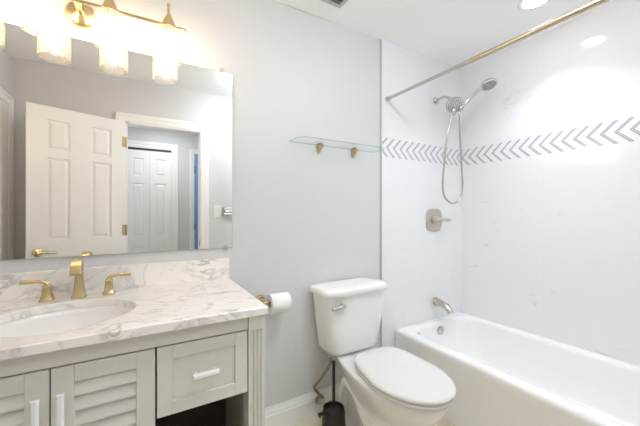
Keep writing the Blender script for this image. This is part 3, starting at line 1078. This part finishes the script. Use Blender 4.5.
t = thing('hand_shower', 'chrome hand shower resting in its dock, tilted up to the right', 'hand shower', (2.065, -0.195, 2.02))
m = MB()
hp = spline([(2.0705, -0.2075, 2.0375), (2.082, -0.222, 2.055), (2.100, -0.245, 2.085), (2.128, -0.280, 2.128), (2.146, -0.305, 2.150)], 4)
m.tube(hp, [0.0105 + 0.0045 * math.sin(PI * i / (len(hp) - 1)) for i in range(len(hp))], 14)
m.build('handle', M['chrome'], t, smooth=60)
spray_head((2.168, -0.338, 2.158), (-0.15, -0.39, -0.95), 0.056, t, 'spray_disc')

t = thing('shower_hose', 'looped metal shower hose hanging below the shower head', 'hose', (2.04, -0.15, 1.33))
m = MB()
hs = spline([(2.022, -0.160, 1.985), (1.975, -0.158, 1.90), (1.952, -0.142, 1.72), (1.944, -0.122, 1.47), (1.965, -0.120, 1.361), (2.056, -0.120, 1.308), (2.134, -0.130, 1.347), (2.162, -0.132, 1.44), (2.137, -0.140, 1.618), (2.085, -0.164, 1.85), (2.053, -0.183, 1.990)], 8)
m.tube(hs, 0.0066, 12)
m.build('hose', M['nickel'], t, smooth=60)
for p in ((2.022, -0.160, 1.985), (2.053, -0.183, 1.990)):
    MB().lathe([(0.0085, -0.022), (0.0095, 0.0)], p, (0, 0, 1), 12).build('hose_nut', M['chrome'], t, smooth=40)

# mixer valve
t = thing('shower_valve', 'champagne nickel shower mixer trim with lever on the tiled wall', 'faucet valve', (1.985, -0.008, 1.18))
m = MB()
vz, vxx = 1.180, 1.983
def vp(h, y):
    return [(p[0], y, p[1]) for p in [(q[0], q[1]) for q in rrect(vxx - h * 1.04, vxx + h * 1.0, vz - h, vz + h, h * 0.55, 0, 8)]]
m.loft([vp(0.086, -0.0085), vp(0.086, -0.013), vp(0.080, -0.019), vp(0.050, -0.022)])
m.build('escutcheon', M['champ'], t, smooth=40)
m = MB()
m.lathe([(0.040, 0.0), (0.038, 0.010), (0.024, 0.016), (0.022, 0.040), (0.016, 0.050)], (vxx, -0.022, vz), (0, -1, 0), 28)
m.build('hub', M['champ'], t, smooth=40)
m = MB()
m.lathe([(0.016, 0), (0.014, 0.02), (0.017, 0.026), (0.014, 0.03), (0.0, 0.032)], (vxx, -0.070, vz), (0, -1, 0), 20)
m.tube([(vxx, -0.085, vz), (vxx + 0.030, -0.090, vz), (vxx + 0.045, -0.091, vz), (vxx + 0.085, -0.093, vz), (vxx + 0.093, -0.094, vz)], [0.011, 0.009, 0.0125, 0.0105, 0.007], 14)
m.build('lever', M['champ'], t, smooth=40)

# tub spout
t = thing('tub_spout', 'brushed nickel tub spout with diverter knob above the overflow', 'tub spout', (2.03, -0.008, 0.53))
m = MB()
sp_ = [(2.003, -0.0085, 0.54), (2.003, -0.014, 0.54), (2.003, -0.022, 0.54), (2.003, -0.06, 0.539), (2.003, -0.105, 0.528), (2.003, -0.135, 0.505), (2.003, -0.148, 0.486)]
m.tube(sp_, [0.035, 0.035, 0.031, 0.026, 0.024, 0.024, 0.023], 20)
m.build('spout', M['nickel'], t, smooth=50)
MB().lathe([(0.005, 0), (0.005, 0.012), (0.009, 0.015), (0.009, 0.022), (0.005, 0.025)], (2.003, -0.128, 0.528), (0, -0.25, 1), 14).build('diverter_knob', M['nickel'], t, smooth=40)

# ------------------------------------------------------------------ things on the doorway wall (seen in the mirror)
t = thing('light_switch', 'white rocker light switch beside the doorway, seen in the mirror', 'light switch', (0.684, YF, 1.256))
MB().box(0.647, 0.721, YF + 0.0005, YF + 0.006, 1.196, 1.316).build('switch_plate', M['plastic'], t, bevel=0.002)
MB().prism([(YF + 0.0065, 1.222), (YF + 0.0095, 1.222), (YF + 0.0125, 1.290), (YF + 0.0065, 1.290)], 'x', 0.667, 0.701).build('rocker', M['plastic'], t)
t = thing('towel_rack', 'metal rack of three short bars beside the light switch, seen in the mirror', 'towel rack', (0.76, YF, 1.25))
MB().box(0.741, 0.757, YF + 0.0005, YF + 0.020, 1.205, 1.300).build('mount', M['plastic'], t, bevel=0.002)
for k in range(3):
    z = 1.223 + 0.029 * k
    m = MB()
    m.tube([(0.745, YF + 0.026, z), (1.05, YF + 0.050, z)], 0.0062, 12)
    m.lathe([(0.010, -0.012), (0.010, 0.012)], (0.745, YF + 0.027, z), (0, 0, 1), 14)
    m.build('bar', M['nickel'], t, smooth=40)

for o in bpy.data.objects:
    if '_o' in o:
        del o['_o']
